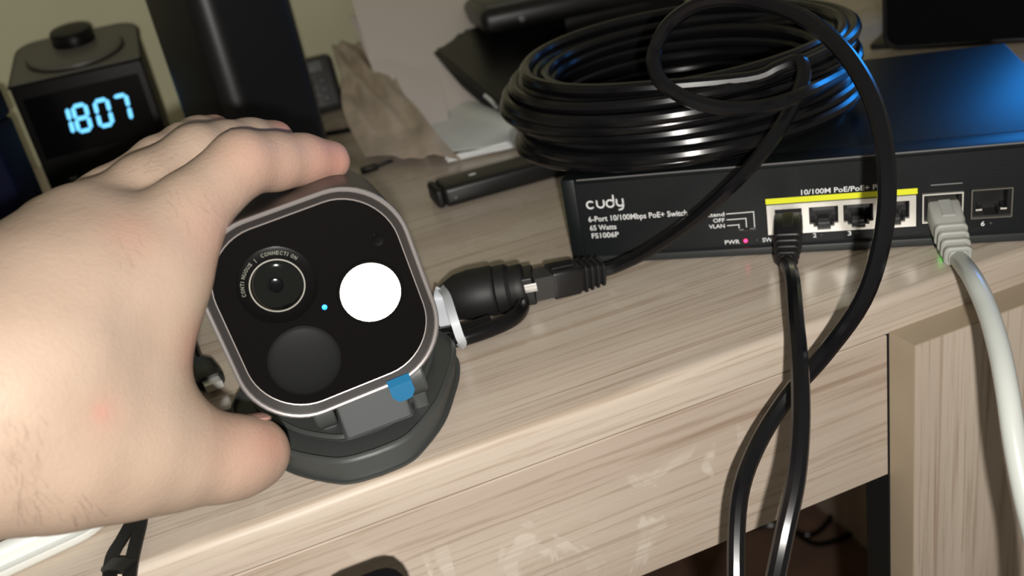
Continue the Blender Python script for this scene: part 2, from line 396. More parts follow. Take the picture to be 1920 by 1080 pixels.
mesh_obj('port_marking', MB().box(73, 85.2, 0.15, 0.5, 27.5, 28.0), M['print_grey'], switch, smooth=False)
YF = 0.22
for body, x0, x1, zb, h in (('6-Port 10/100Mbps PoE+ Switch', -77.3, -30.0, 21.7, 2.7), ('65 Watts', -77.2, -64.2, 17.2, 2.6), ('FS1006P', -76.9, -63.5, 13.1, 2.6),
                            ('Extend', -23.0, -13.3, 20.1, 1.9), ('OFF', -18.6, -13.4, 17.2, 1.9), ('VLAN', -20.8, -13.6, 14.3, 1.9),
                            ('PWR', -14.2, -7.4, 5.9, 2.0), ('SW', 2.7, 7.2, 6.0, 2.0), ('10/100M PoE/PoE+ Ports', 20.6, 58.0, 27.7, 2.3),
                            ('2', 24.8, 26.3, 6.8, 2.1), ('3', 39.5, 41.0, 6.8, 2.1), ('4', 54.0, 55.6, 6.8, 2.1), ('6', 92.7, 94.2, 7.6, 2.1)):
    mesh_obj('lettering', text_mb(body, x0, x1, zb, h, YF), M['print_white'], switch, smooth=False)
def stroke(mb, pts, wd, y, t=0.1, n=10):
    """flat rounded pen stroke in the XZ plane"""
    P = catmull([(a, 0, b) for a, b in pts], n) if len(pts) > 2 else np.array([(a, 0, b) for a, b in pts], float)
    T = np.gradient(P, axis=0); T /= np.linalg.norm(T, axis=1)[:, None]; rings = []
    for p, t_ in zip(P, T):
        a = np.array([t_[2], 0, -t_[0]])*wd/2
        rings.append([p-a+V(0, y, 0), p+a+V(0, y, 0), p+a+V(0, y+t, 0), p-a+V(0, y+t, 0)])
    mb.loft(rings)
    for e in (P[0], P[-1]): mb.disc(e+V(0, y, 0), (1, 0, 0), (0, 0, 1), wd/2, 14)
lg = MB(); bz = 28.6; r_ = 1.75
def arc(cx, cz, r, a0, a1, k=9): return [(cx+r*cos(radians(a)), cz+r*sin(radians(a))) for a in np.linspace(a0, a1, k)]
cz_ = bz+r_
stroke(lg, arc(-75.2, cz_, r_, 50, 310, 12), 0.85, YF)
stroke(lg, [(-72.0, bz+2*r_), (-72.0, cz_)]+arc(-70.3, cz_, 1.7, 190, 350, 9)+[(-68.6, cz_), (-68.6, bz+2*r_)], 0.85, YF)
stroke(lg, arc(-65.6, cz_, r_, 0, 360, 18), 0.85, YF); stroke(lg, [(-63.85, cz_), (-63.85, bz+2.0*r_+2.2)], 0.85, YF)
stroke(lg, [(-62.4, bz+2*r_), (-62.4, cz_)]+arc(-60.9, cz_, 1.5, 190, 350, 9), 0.85, YF)
stroke(lg, [(-59.4, bz+2*r_), (-59.4, cz_), (-59.5, bz), (-60.2, bz-1.3), (-61.6, bz-1.7)], 0.85, YF)
mesh_obj('logo', lg, M['print_white'], switch, smooth=False)
gl = MB()
for pts in ([(-12.4, 21.0), (-0.3, 21.2)], [(-0.3, 21.4), (-0.3, 13.6)], [(-12.4, 18.1), (-3.9, 18.2)], [(-3.9, 18.4), (-3.9, 13.9)], [(-12.4, 15.2), (-7.2, 15.3)], [(-7.2, 15.5), (-7.2, 13.6)]):
    stroke(gl, pts, 0.42, YF)
mesh_obj('mode_diagram', gl, M['print_white'], switch, smooth=False)
sl = mesh_obj('mode_slider', MB().box(-7.8, 0.3, 0.1, 0.6, 11.9, 13.5), M['port_black'], switch)
mesh_obj('slider_knob', MB().rbox(-5.0, -2.9, -0.9, 0.4, 12.0, 13.4, 0.2, 1), M['black'], sl)
mesh_obj('slider_tick', MB().box(-7.2, -5.2, -0.02, 0.2, 12.6, 13.1).box(-2.4, 0.0, -0.02, 0.2, 12.8, 13.3), M['print_grey'], sl, smooth=False)
def led(u, z, m, r=0.8): mesh_obj('indicator_light', MB().lathe((u, 0.4, z), (1, 0, 0), (0, 0, 1), (0, -1, 0), [(r, 0), (r, 0.3), (r*0.7, 0.6), (0.05, 0.7)], 16), m, switch)
led(-4.8, 7.1, M['led_red'], 0.85)
for u, z in ((0.2, 7.3), (28.4, 7.9), (43.2, 8.0), (57.6, 8.0), (96.5, 8.7)): led(u, z, M['led_off'], 0.65)
led(77.4, 7.8, M['led_green'], 0.9)

# ------------------------------------------------------------------ plugs and cables
def boot(root, p0, p1, upv, w, h, m, ribs=4, length_plug=10, taper=0.72, clear=None, rib_from=0.45):
    """RJ45 plug at p0 pointing from p1, then a ribbed strain-relief boot towards p1"""
    ax = norm(p1-p0); L = np.linalg.norm(p1-p0); sd = norm(np.cross(ax, upv)); u = np.cross(sd, ax)
    def ring(t, ww, hh, r): return [p0+ax*t+sd*x+u*y for x, y in rrect(ww, hh, r, 4)]
    b = world_part('plug', MB().loft([ring(-length_plug, w*0.98, h*0.85, 0.4), ring(1.0, w*0.98, h*0.85, 0.4)]), clear or m, root)
    secs = [(0, w*1.02, h, 1.2), (0.8, w*1.06, h*1.05, 1.6), (L*rib_from*0.9, w*1.04, h*1.05, 2.2)]
    mb = MB().loft([ring(t, a, c, r) for t, a, c, r in secs] + [ring(L*rib_from, w*0.93, h*0.95, 2.2), ring(L*0.99, w*taper*0.8, h*taper*0.9, 2.2), ring(L, w*taper*0.7, h*taper*0.8, 2.0)])
    bt = world_part('boot', mb, m, root)
    world_part('latch_cover', MB().loft([ring2 for ring2 in ([p0+ax*t+sd*x+u*(y+h*0.52) for x, y in rrect(w*0.42, 1.6, 0.6, 3)] for t in (0.6, L*rib_from*0.8))]), m, bt)
    for i in range(ribs):
        t = L*(rib_from+0.04)+(L*(0.98-rib_from)/ribs)*i; k = (t/L-rib_from)/(1-rib_from); s_ = 1-(1-taper)*k
        dt = L*(0.98-rib_from)/ribs*0.55
        world_part('rib', MB().loft([ring(t, w*s_*0.96, h*s_*0.98, 2.0), ring(t+dt*0.25, w*s_*1.06, h*s_*1.08, 2.4), ring(t+dt*0.8, w*s_*1.06, h*s_*1.08, 2.4), ring(t+dt, w*s_*0.96, h*s_*0.98, 2.0)]), m, bt)
    return bt

cable = thing('ethernet_cable', 'long black network cable coiled on the switch, plugged into its first port', 'cable', sw(-38, 78, SH))
CR = 3.15
# end in port 1
p0 = sw(14.7, -1.5, 16.0); p1 = sw(13.6, -29, 8.8)
boot(cable, p0, p1, V(0, 0, 1), 11.4, 9.6, M['black_rubber'], clear=M['contact'], length_plug=6)
c_pts = [p1+norm(p0-p1)*5, p1, at_d(1485, 520, 350), at_d(1492, 600, 322), at_d(1500, 700, 301), at_d(1501, 800, 291), at_d(1492, 900, 284), at_d(1471, 1000, 280), at_d(1452, 1090, 279),
         at_d(1432, 1180, 280), at_d(1405, 1225, 283), at_d(1385, 1180, 300)]
b_pts = [at_d(1380, 1080, 304), at_d(1386, 935, 312), at_d(1420, 835, 321), at_d(1478, 742, 325), at_d(1545, 665, 318), at_d(1618, 562, 305), at_d(1655, 445, 297), at_d(1663, 335, 295), at_d(1650, 232, 299),
         at_d(1618, 150, 306), at_d(1568, 82, 316), at_d(1500, 30, 330), at_d(1405, 1, 345), at_d(1320, 5, 356), at_d(1258, 42, 366), at_d(1229, 92, 371), at_d(1227, 126, 368), at_d(1246, 160, 365), at_d(1300, 190, 362), at_d(1370, 204, 360), at_d(1445, 197, 359), at_d(1515, 172, 362)]
def coil(ph0, ph1, seq, u0=-38.0, n0=78.0):
    """seq of (radius, height) per turn; angle runs from ph0 to ph1 degrees, increasing"""
    total = ph1-ph0; k = len(seq); out = []
    R = [s[0] for s in seq]; Z = [s[1] for s in seq]
    du = rng.uniform(-3.5, 3.5, k+2); dn = rng.uniform(-3, 3, k+2); tl = rng.uniform(-0.03, 0.03, k+2)
    steps = int(total/15)
    for i in range(steps+1):
        ph = ph0+total*i/steps; t = (ph-ph0)/total*(k-1); j = min(int(t), k-2); q = t-j; q = q*q*(3-2*q)
        lp = lambda A: A[j]*(1-q)+A[j+1]*q
        a = radians(ph); r = lp(R)
        out.append(sw(u0+lp(du)+lp([s[2] for s in seq])+r*cos(a), n0+lp(dn)+r*sin(a)*0.98, max(lp(Z)+lp(tl)*r*cos(a+1)+(lp(Z)-SH)*0.11*sin(a), SH+CR+0.2)))
    return out
down = [(80-2*abs(sin(i*1.9)), 88-i*5.0, 2+3*sin(i*1.3)) for i in range(9)]
up_ = [(86-3*abs(sin(i*2.3+1)), 48+i*5.2, -4+5*sin(i*1.1)) for i in range(8)]
mid_ = [(73+2*sin(i*1.7), 84-i*6.0, 4+4*sin(i*1.9)) for i in range(7)]
seq = [(87, 72, 2)]+up_[::-1]+mid_[::-1]+down[::-1]
# the lead B runs leftwards along the front into the top of the coil, so the angle falls; mirror by reversing
coil_pts = coil(-22, -80+360*(len(seq)-1), seq)
a_pts = [at_d(1400, 148, 381), at_d(1460, 126, 377), at_d(1496, 114, 373), at_d(1507, 136, 369), at_d(1494, 182, 366), at_d(1448, 262, 366), at_d(1388, 332, 371), at_d(1300, 412, 387), at_d(1215, 470, 402), at_d(1160, 497, 409), at_d(1128, 508, 411)]
path = c_pts+b_pts+coil_pts[:-1]+a_pts
pts_hi = catmull(path, 5)
world_part('cable', MB().tube(pts_hi, CR, 10, raw=True), M['cable_black'], cable)
q0 = at_d(1008, 533, 404); q1 = at_d(1131, 507, 411)
boot(cable, q0+norm(q1-q0)*6, q1, V(0, 0, 1), 13.5, 13.0, M['black_rubber'], clear=M['contact'], length_plug=9, taper=0.80, ribs=4, rib_from=0.52)

grey = thing('ethernet_cable', 'pale grey network cable plugged into the fifth port and hanging over the desk edge', 'cable', sw(77.5, 0, 16))
g0 = sw(77.7, -1.0, 16.6); g1 = sw(79.5, -33, 8.0)
boot(grey, g0, g1, V(0, 0, 1), 11.8, 9.8, M['boot_grey'], ribs=4, clear=M['shield_dark'], length_plug=6, taper=0.78, rib_from=0.42)
world_part('cable', MB().tube([g1+norm(g0-g1)*6, g1, at_d(1823, 520, 322), at_d(1850, 578, 305), at_d(1872, 650, 291), at_d(1888, 730, 281), at_d(1903, 830, 275), at_d(1922, 930, 272), at_d(1950, 1060, 271), at_d(1965, 1250, 274)], 3.5, 14, 8), M['cable_grey'], grey)

# ------------------------------------------------------------------ security camera
FC = at_y(606, 572, 270.0)                     # centre of the front glass
az = radians(1.9+1.0); tp = radians(6.0); rl = radians(5.6)
nrm = V(-sin(az)*cos(tp), -cos(az)*cos(tp), sin(tp))       # out of the face, towards the viewer
e1 = norm(np.cross(V(0, 0, 1), nrm)); e2 = np.cross(nrm, e1)
e1, e2 = cos(rl)*e1+sin(rl)*e2, -sin(rl)*e1+cos(rl)*e2
seccam = thing('security_camera', 'dark grey security camera with a lit round spotlight, standing on its swivel base', 'security camera', (FC[0], FC[1]+40, 0))
def fc(x, y, n=0.0): return FC+e1*x+e2*y+nrm*n
def cam_part(name, mb, m, parent=None, **k):
    o = world_part(name, mb, m, seccam, **k)
    if parent is not None: o.parent = parent
    return o
SZ, CRN = 67.6, 20.5
def sq(s, r, n): return [fc(x, y*1.022, n) for x, y in squircle(s, s, r, 12, 0.018)]
housing = MB().loft([sq(SZ-0.6, CRN, -1), sq(SZ-0.2, CRN, -4), sq(SZ-1.0, CRN-0.5, -20), sq(SZ-2.0, CRN-0.8, -58), sq(SZ-4, CRN-1, -72), sq(SZ-10, CRN-3, -78), sq(SZ-24, CRN-6, -81)])
hs = cam_part('housing', housing, M['cam_body'])
ringpf = [(SZ-0.6, CRN, -1.2), (SZ, CRN, 0.2), (SZ-0.4, CRN, 1.0), (SZ-1.4, CRN-0.3, 1.3), (SZ-2.6, CRN-0.8, 1.1), (SZ-3.2, CRN-1, 0.5), (SZ-3.2, CRN-1, -1.2)]
bz_ = cam_part('bezel', MB().loft([sq(*p) for p in ringpf], closed=True), M['cam_bezel'])
cam_part('bezel_groove', MB().loft([sq(SZ-2.9, CRN-1, 0.6), sq(SZ-7.2, CRN-2.5, -1.0), sq(SZ-7.2, CRN-2.5, -1.5), sq(SZ-2.9, CRN-1, -1.5)], closed=True), M['cam_groove'], bz_)
cam_part('thin_rim', MB().loft([sq(SZ-7.0, CRN-2.5, -1.1), sq(SZ-7.4, CRN-2.6, -0.75), sq(SZ-7.9, CRN-2.8, -0.85), sq(SZ-8.0, CRN-2.8, -1.5), sq(SZ-7.0, CRN-2.5, -1.5)], closed=True), M['cam_rim'], bz_)
glass = cam_part('front_glass', MB().loft([sq(SZ-7.6, CRN-2.6, -2.0), sq(SZ-7.6, CRN-2.6, -0.95)]), M['cam_glass'])
def fdisc(name, x, y, prof, m, parent=None, n=48): return cam_part(name, MB().lathe(fc(x, y), e1, e2, nrm, prof, n), m, parent)
LX, LY = -10.9, 11.3
well = fdisc('lens_surround', LX, LY, [(12.6, -1.0), (12.6, -0.72), (12.2, -0.62), (9.2, -0.7)], M['cam_well'])
cam_part('lens_ring', MB().loft([[fc(LX+r*cos(a), LY+r*sin(a), h) for a in np.linspace(0, 2*pi, 57)[:-1]] for r, h in ((8.75, -0.75), (8.7, -0.35), (8.3, -0.35), (8.25, -0.75))], closed=True), M['lens_ring'], well)
fdisc('lens', LX, LY, [(8.3, -0.65)]+[(8.3*cos(a), -0.65+1.1*sin(a)) for a in np.linspace(0.15, 1.45, 8)], M['lens_glass'], well)
fdisc('lens_pupil', LX-0.4, LY+0.6, [(2.6, 0.2)]+[(2.6*cos(a), 0.42+0.5*sin(a)) for a in np.linspace(0.2, 1.5, 6)], M['black_gloss'], well)
# lettering round the lens
letters = MB(); word = 'CONTINUOUS | CONNECTION'
for i, ch in enumerate(word):
    if ch == ' ': continue
    a = radians(176-i*(146/len(word)))
    t = text_mb(ch, -0.45, 0.45 if ch not in 'I|' else None, 0, 1.15, 0)
    o_ = fc(LX+10.1*cos(a), LY+10.1*sin(a), -0.56); rx = e1*sin(a)-e2*cos(a); ry = e1*cos(a)+e2*sin(a)
    letters.add([o_+rx*p[0]+ry*p[2] for p in t.v], t.f)
cam_part('ring_lettering', letters, M['lens_print'], well, smooth=False)
spot_ = fdisc('spotlight', 15.6, -2.0, [(9.9, -1.0), (9.9, -0.5), (9.6, -0.35), (9.5, -0.3), (0.2, 0.1)], M['spot'])
fdisc('spotlight_bezel', 15.6, -2.0, [(11.0, -0.98), (10.9, -0.7), (10.0, -0.72)], M['cam_well'])
fdisc('motion_sensor', -12.4, -15.6, [(11.8, -1.0), (11.8, -0.7)]+[(11.7*cos(a), -0.75+1.5*sin(a)) for a in np.linspace(0.05, 1.5, 12)], M['pir'])
fdisc('status_light', 0.1, -1.1, [(0.85, -1.0), (0.85, -0.8), (0.1, -0.7)], M['led_blue'], n=16)
fdisc('light_sensor', 23.8, 13.6, [(1.9, -1.0), (1.9, -0.85), (1.5, -0.9), (0.1, -0.9)], M['cam_well'], n=24)
# hinge, base
bo = V(11, 310, 0)
half = [(0, -50.5), (9, -49.5), (16, -45.5), (28, -32), (37, -15), (43.5, 0), (46, 14), (42, 28), (34, 40), (22, 48), (8, 51)]
ol = catmull([(x, y, 0) for x, y in half]+[(-x, y, 0) for x, y in half[::-1][:-1]]+[(0, -50.5, 0)], 4)[:-1, :2]
bs = cam_part('base', MB().prism(ol, bo, (1, 0, 0), (0, 1, 0), (0, 0, 1), 0.0, 11.0, 1.6, 3), M['cam_base'])
cam_part('base_turntable', MB().prism(ol*0.80, bo+V(0, 1, 0), (1, 0, 0), (0, 1, 0), (0, 0, 1), 10.6, 13.6, 1.2, 3), M['cam_base'], bs)
hb = MB()
hc = fc(2.5, -36, -13)
hx = norm(e1*V(1, 1, 0.6)); hz = norm(e2*0.75+V(0, 0, 1)); hy = norm(np.cross(hz, hx))
hb.prism(rrect(25, 26, 2.0, 4), hc-hz*0, hx, hy, hz, -12, 2.5, 0.8, 2)
cam_part('hinge_block', hb, M['hinge'])
for s_ in (-1, 1):
    er = MB().lathe(hc+hx*(s_*13.2)-hz*3+hy*2, hy, hz, hx*s_, [(0.2, 0), (7.6, 0.0), (8, 0.5), (8, 6.2), (7.4, 7), (0.2, 7)], 28)
    ea = cam_part('hinge_ear', er, M['cam_base'])
    k = hc+hx*(s_*16.7)-hz*9+hy*9
    cam_part('ear_post', MB().prism(rrect(7, 14, 2, 4), k, hx, hy, hz, -12, 6, 0.6, 2), M['cam_base'], ea)
tab = MB()
tp_ = [fc(9.5, -SZ/2*1.022+2.2, 1.55), fc(17.5, -SZ/2*1.022+2.2, 1.55), fc(17.5, -SZ/2*1.022-0.6, 1.3), fc(9.5, -SZ/2*1.022-0.6, 1.3)]
tab.loft([[p+nrm*0.25 for p in tp_], tp_])
dn_ = [fc(9.5+8*k, -SZ/2*1.022-0.6-6*v, 1.3+0.5*v) for k, v in ((0, 0), (1, 0), (1, .6), (.8, .95), (.5, 1), (.2, .95), (0, .6))]
tab.loft([[p+nrm*0.25 for p in dn_], dn_])
cam_part('film_tab', tab, M['film_blue'])
# pigtail: socket and folded cable behind, to the right
s0 = at_d(838, 563, 409); s1 = at_d(1012, 531, 404); sax = norm(s1-s0); ssd = norm(np.cross(sax, V(0, 0, 1))); sup = np.cross(ssd, sax); SL = np.linalg.norm(s1-s0)
def sring(t, r, n=24, sqz=1.0): return [s0+sax*t+ssd*r*cos(a)+sup*r*sqz*sin(a) for a in np.linspace(0, 2*pi, n+1)[:-1]]
sk = cam_part('socket', MB().loft([sring(-14, 3.4), sring(-6, 4.2), sring(0, 8.5), sring(5, 11.2), sring(12, 12.4), sring(22, 12.4), sring(23.5, 11.6), sring(24, 10.6)]), M['black_matte'])
cam_part('socket_collar', MB().loft([sring(23.6, 11.0), sring(24.5, 11.8), sring(29, 11.8), sring(30, 11.0), sring(31, 10.4), sring(33, 10.6), sring(36, 10.6), sring(37, 10.0)]), M['black_matte'], sk)
tip_ring = lambda t, w_, h_: [s0+sax*t+ssd*x+sup*y for x, y in rrect(w_, h_, 1.2, 4)]
cam_part('socket_mouth', MB().loft([tip_ring(36.5, 15.5, 14), tip_ring(41, 15.5, 14), tip_ring(41.5, 14.6, 13)]), M['black'], sk)
for s_ in (-1, 1): cam_part('latch_clip', MB().loft([[s0+sax*t+ssd*(s_*7.9+x)+sup*(2+y) for x, y in rrect(1.0, 4, 0.4, 2)] for t in (37.5, 43)]), M['metal'], sk)
pig = [fc(14, -12, -60), at_z(775, 655, 12), at_z(828, 641, 5), at_z(872, 633, 4.2), at_z(925, 615, 4.2), at_z(960, 598, 4.2), at_z(977, 580, 4.2), at_z(975, 562, 4.0), at_z(950, 548, 4.0)]
cam_part('pigtail_cable', MB().tube(pig, 3.6, 12, 8), M['cable_black'])
pig2 = [fc(8, -10, -60), at_z(775, 640, 10), at_z(828, 628, 4), at_z(870, 619, 4), at_z(920, 603, 4)]
cam_part('pigtail_cable', MB().tube(pig2, 3.2, 12, 8), M['cable_black'])
cam_part('pigtail_tail', MB().tube([s0-sax*6, s0-sax*16, at_d(775, 590, 392), at_d(745, 600, 380)], 3.2, 12, 8), M['cable_black'])
tie = MB()
fb = [at_z(828, 541, 18), at_z(838, 556, 21), at_z(850, 594, 18.5), at_z(861, 628, 11), at_z(867, 642, 6), at_z(864, 649, 2.2)]
tie.ribbon(fb, 1.8, 0.7, -FW, 6)
tie.ribbon([at_z(828, 541, 18), at_z(824, 560, 12), at_z(830, 596, 6), at_z(842, 618, 2)], 2.6, 0.7, -FW, 6)
tag(mesh_obj('cable_tie', tie, M['tie']), 'white flat tie looped round the camera pigtail cable', 'cable tie')

# ------------------------------------------------------------------ the hand
def skin():
    m = bpy.data.materials.new('skin'); m.use_nodes = True; nt = m.node_tree; N = nt.nodes.new; L = nt.links.new; b = nt.nodes['Principled BSDF']
    b.inputs['Roughness'].default_value = 0.52; b.inputs['Specular IOR Level'].default_value = 0.32
    b.inputs['Subsurface Weight'].default_value = 0.12; b.inputs['Subsurface Radius'].default_value = (1.0, 0.4, 0.2); b.inputs['Subsurface Scale'].default_value = 0.003
    tc = N('ShaderNodeTexCoord')
    n = N('ShaderNodeTexNoise'); n.inputs['Scale'].default_value = 38; n.inputs['Detail'].default_value = 4; L(tc.outputs['Object'], n.inputs['Vector'])
    r = N('ShaderNodeValToRGB'); e = r.color_ramp.elements
    e[0].position, e[0].color = 0.30, (0.37, 0.272, 0.205, 1); e[1].position, e[1].color = 0.70, (0.42, 0.315, 0.242, 1); L(n.outputs['Fac'], r.inputs['Fac'])
    col = r.outputs['Color']
    def spot(p, rad, c, amt):
        nonlocal col
        vm = N('ShaderNodeVectorMath'); vm.operation = 'DISTANCE'; vm.inputs[1].default_value = tuple(np.array(p)*MM); L(tc.outputs['Object'], vm.inputs[0])
        mr = N('ShaderNodeMapRange'); mr.interpolation_type = 'SMOOTHSTEP'; mr.inputs['From Min'].default_value = 0; mr.inputs['From Max'].default_value = rad*MM; mr.inputs['To Min'].default_value = amt; mr.inputs['To Max'].default_value = 0
        L(vm.outputs['Value'], mr.inputs['Value']); x = N('ShaderNodeMix'); x.data_type = 'RGBA'; L(mr.outputs['Result'], x.inputs['Factor']); L(col, x.inputs['A']); x.inputs['B'].default_value = (*c, 1); col = x.outputs['Result']
    red = (0.50, 0.215, 0.17)
    for p, rad, amt in SPOTS: spot(p-HROOT, rad, red, amt)
    L(col, b.inputs['Base Color'])
    n2 = N('ShaderNodeTexVoronoi'); n2.inputs['Scale'].default_value = 900; L(tc.outputs['Object'], n2.inputs['Vector'])
    n3 = N('ShaderNodeTexNoise'); n3.inputs['Scale'].default_value = 160; n3.inputs['Detail'].default_value = 5; L(tc.outputs['Object'], n3.inputs['Vector'])
    ad = N('ShaderNodeMath'); ad.operation = 'MULTIPLY_ADD'; L(n2.outputs['Distance'], ad.inputs[0]); ad.inputs[1].default_value = 0.35; L(n3.outputs['Fac'], ad.inputs[2])
    bp = N('ShaderNodeBump'); bp.inputs['Strength'].default_value = 0.4; bp.inputs['Distance'].default_value = 0.0005; L(ad.outputs[0], bp.inputs['Height']); L(bp.outputs['Normal'], b.inputs['Normal'])
    return m
# joints: pixel, pixel, distance along the view axis (mm), radius (mm)
J = dict(
 index=[(248, 492, 256, 13.2), (352, 398, 270, 11.4), (455, 305, 283, 10.0), (515, 303, 293, 9.3), (568, 299, 302, 8.3), (620, 301, 311, 7.2)],
 middle=[(172, 432, 266, 12.8), (275, 352, 280, 10.4), (372, 290, 294, 9.6), (425, 276, 304, 8.6), (470, 266, 314, 7.9), (516, 262, 326, 7.3)],
 ring=[(108, 435, 279, 11.5), (205, 370, 294, 9.4), (300, 304, 310, 8.8), (345, 274, 321, 7.9), (372, 258, 331, 7.5), (402, 248, 342, 7.1)],
 pinky=[(52, 475, 290, 10.0), (115, 422, 303, 8.4), (180, 374, 316, 8.0), (225, 348, 327, 6.9), (268, 335, 338, 6.3)],
 thumb=[(-10, 838, 228, 19.0), (120, 846, 239, 17.4), (235, 852, 251, 15.6), (330, 859, 262, 13.8), (408, 861, 272, 12.9), (448, 856, 278, 12.3), (476, 850, 283, 11.6)])
PALM = [((-190, 830, 222, 23), (-60, 778, 226, 22.5)), ((-190, 710, 224, 25), (-60, 705, 230, 24)), ((-190, 830, 222, 23), (-600, 840, 214, 26)), ((-190, 710, 224, 25), (-600, 720, 214, 27)), ((-600, 840, 214, 26), (-1500, 860, 200, 36)), ((-600, 720, 214, 27), (-1500, 760, 200, 38)), ((-60, 745, 228, 24), (248, 500, 257, 13.2)),
        ((-60, 720, 232, 22), (172, 440, 267, 12.8)), ((-70, 705, 236, 20), (108, 440, 280, 11.5)), ((-80, 690, 240, 18), (52, 484, 291, 9.6)),
        ((-60, 780, 228, 22), (120, 845, 239, 17.0)), ((0, 735, 231, 22), (225, 820, 250, 14.0)), ((60, 690, 236, 20.5), (215, 750, 251, 13)), ((110, 640, 242, 18), (215, 660, 254, 12)),
        ((222, 545, 258, 10.5), (212, 730, 257, 10.0)), ((348, 438, 267, 9.8), (292, 540, 262, 8.6)), ((292, 540, 262, 8.6), (236, 640, 262, 8.0)), ((236, 640, 262, 8.0), (240, 750, 261, 8.5)), ((240, 750, 261, 8.5), (290, 838, 261, 11.0)),
        ((100, 560, 249, 18), (165, 470, 262, 14)), ((180, 540, 252, 15), (215, 620, 255, 11.5))]
def hand_mesh(step=1.4):
    def pt(j): return at_d(j[0], j[1], j[2]), j[3]
    prims = [pt(j)[0] for ch in J.values() for j in ch]+[pt(j)[0] for c in PALM for j in c]
    lo = np.min(prims, 0)-42; hi = np.max(prims, 0)+42
    xs, ys, zs = [np.arange(lo[i], hi[i], step, dtype=np.float32) for i in range(3)]
    X, Y, Z = np.meshgrid(xs, ys, zs, indexing='ij')
    def cone(a, b, pad=24.0):
        """tapered capsule, evaluated only in the box around it (far cells stay at 60)"""
        (pa, ra), (pb, rb) = a, b
        res = np.full(X.shape, 60.0, np.float32); R = max(ra, rb)+pad; sl = []
        for i in range(3):
            i0 = int(max(0, (min(pa[i], pb[i])-R-lo[i])/step)); i1 = int(min(X.shape[i], (max(pa[i], pb[i])+R-lo[i])/step+2)); sl.append(slice(i0, i1))
        sl = tuple(sl); x, y, z = X[sl], Y[sl], Z[sl]
        d = (pb-pa).astype(np.float32); L2 = float(d@d)
        t = np.clip(((x-pa[0])*d[0]+(y-pa[1])*d[1]+(z-pa[2])*d[2])/L2, 0, 1)
        res[sl] = np.sqrt((x-pa[0]-t*d[0])**2+(y-pa[1]-t*d[1])**2+(z-pa[2]-t*d[2])**2)-(ra+(rb-ra)*t)
        return res
    def smin(a, b, k):
        h = np.maximum(k-np.abs(a-b), 0)/k; return np.minimum(a, b)-h*h*k*0.25
    palm = None
    for a, b in PALM:
        c = cone(pt(a), pt(b)); palm = c if palm is None else smin(palm, c, 16)
    out = palm
    for nm, ch in J.items():
        f = None
        for a, b in zip(ch[:-1], ch[1:]):
            c = cone(pt(a), pt(b)); f = c if f is None else smin(f, c, 4)
        g = smin(palm, f, 5 if nm != 'thumb' else 14)
        out = smin(out, g, 1.2)
    F = out; nx, ny, nz = F.shape; S = F < 0
    c = np.zeros((nx-1, ny-1, nz-1), np.int8)
    for i in (0, 1):
        for j in (0, 1):
            for k in (0, 1): c += S[i:nx-1+i, j:ny-1+j, k:nz-1+k]
    act = (c > 0) & (c < 8); idx = np.argwhere(act); vid = -np.ones(act.shape, np.int64); vid[act] = np.arange(len(idx))
    acc = np.zeros((len(idx), 3)); cnt = np.zeros(len(idx))
    corners = [(i, j, k) for i in (0, 1) for j in (0, 1) for k in (0, 1)]
    for a in corners:
        for ax in range(3):
            if a[ax]: continue
            b = list(a); b[ax] = 1
            fa = F[idx[:, 0]+a[0], idx[:, 1]+a[1], idx[:, 2]+a[2]]; fb = F[idx[:, 0]+b[0], idx[:, 1]+b[1], idx[:, 2]+b[2]]
            m = (fa < 0) != (fb < 0); t = np.where(m, fa/np.where(m, fa-fb, 1), 0)
            p = np.array(a, float)[None]+np.zeros((len(idx), 3)); p[:, ax] = t
            acc[m] += p[m]; cnt[m] += 1
    vs = lo+(idx+acc/cnt[:, None])*step
    faces = []
    for ax in range(3):
        o = [(1, 2), (2, 0), (0, 1)][ax]
        sl0 = [slice(None)]*3; sl1 = [slice(None)]*3; sl0[ax] = slice(0, -1); sl1[ax] = slice(1, None)
        ch = S[tuple(sl0)] != S[tuple(sl1)]; e = np.argwhere(ch)
        ok = (e[:, o[0]] > 0) & (e[:, o[1]] > 0) & (e[:, o[0]] < F.shape[o[0]]-1) & (e[:, o[1]] < F.shape[o[1]]-1); e = e[ok]
        def g(d0, d1):
            q = e.copy(); q[:, o[0]] -= d0; q[:, o[1]] -= d1; return vid[q[:, 0], q[:, 1], q[:, 2]]
        quad = np.stack([g(1, 1), g(0, 1), g(0, 0), g(1, 0)], 1)
        flip = ~S[e[:, 0], e[:, 1], e[:, 2]]; quad[flip] = quad[flip][:, ::-1]
        faces.append(quad)
    return vs, np.vstack(faces)
HROOT = at_d(60, 700, 230)
SPOTS = [(at_d(200, 772, 222), 4.5, 0.6), (at_d(196, 776, 224), 10, 0.2), (at_d(640, 298, 305), 18, 0.6), (at_d(570, 305, 295), 26, 0.32), (at_d(530, 235, 323), 14, 0.7), (at_d(400, 225, 340), 14, 0.7),
         (at_d(540, 820, 275), 14, 0.4), (at_d(470, 300, 275), 20, 0.25), (at_d(410, 440, 262), 22, 0.25), (at_d(470, 840, 266), 24, 0.28), (at_d(235, 455, 246), 14, 0.3), (at_d(345, 650, 258), 14, 0.35)]
hand = thing('person', "person's bare left hand gripping the security camera from the left", 'person', HROOT)
hv, hf = hand_mesh()
hm = bpy.data.meshes.new('hand'); hm.from_pydata([tuple(p) for p in (hv-HROOT)*MM], [], [tuple(map(int, q)) for q in hf])
bm = bmesh.new(); bm.from_mesh(hm)
for _ in range(4): bmesh.ops.smooth_vert(bm, verts=bm.verts[:], factor=0.5, use_axis_x=True, use_axis_y=True, use_axis_z=True)
bmesh.ops.recalc_face_normals(bm, faces=bm.faces[:]); bm.to_mesh(hm); bm.free()
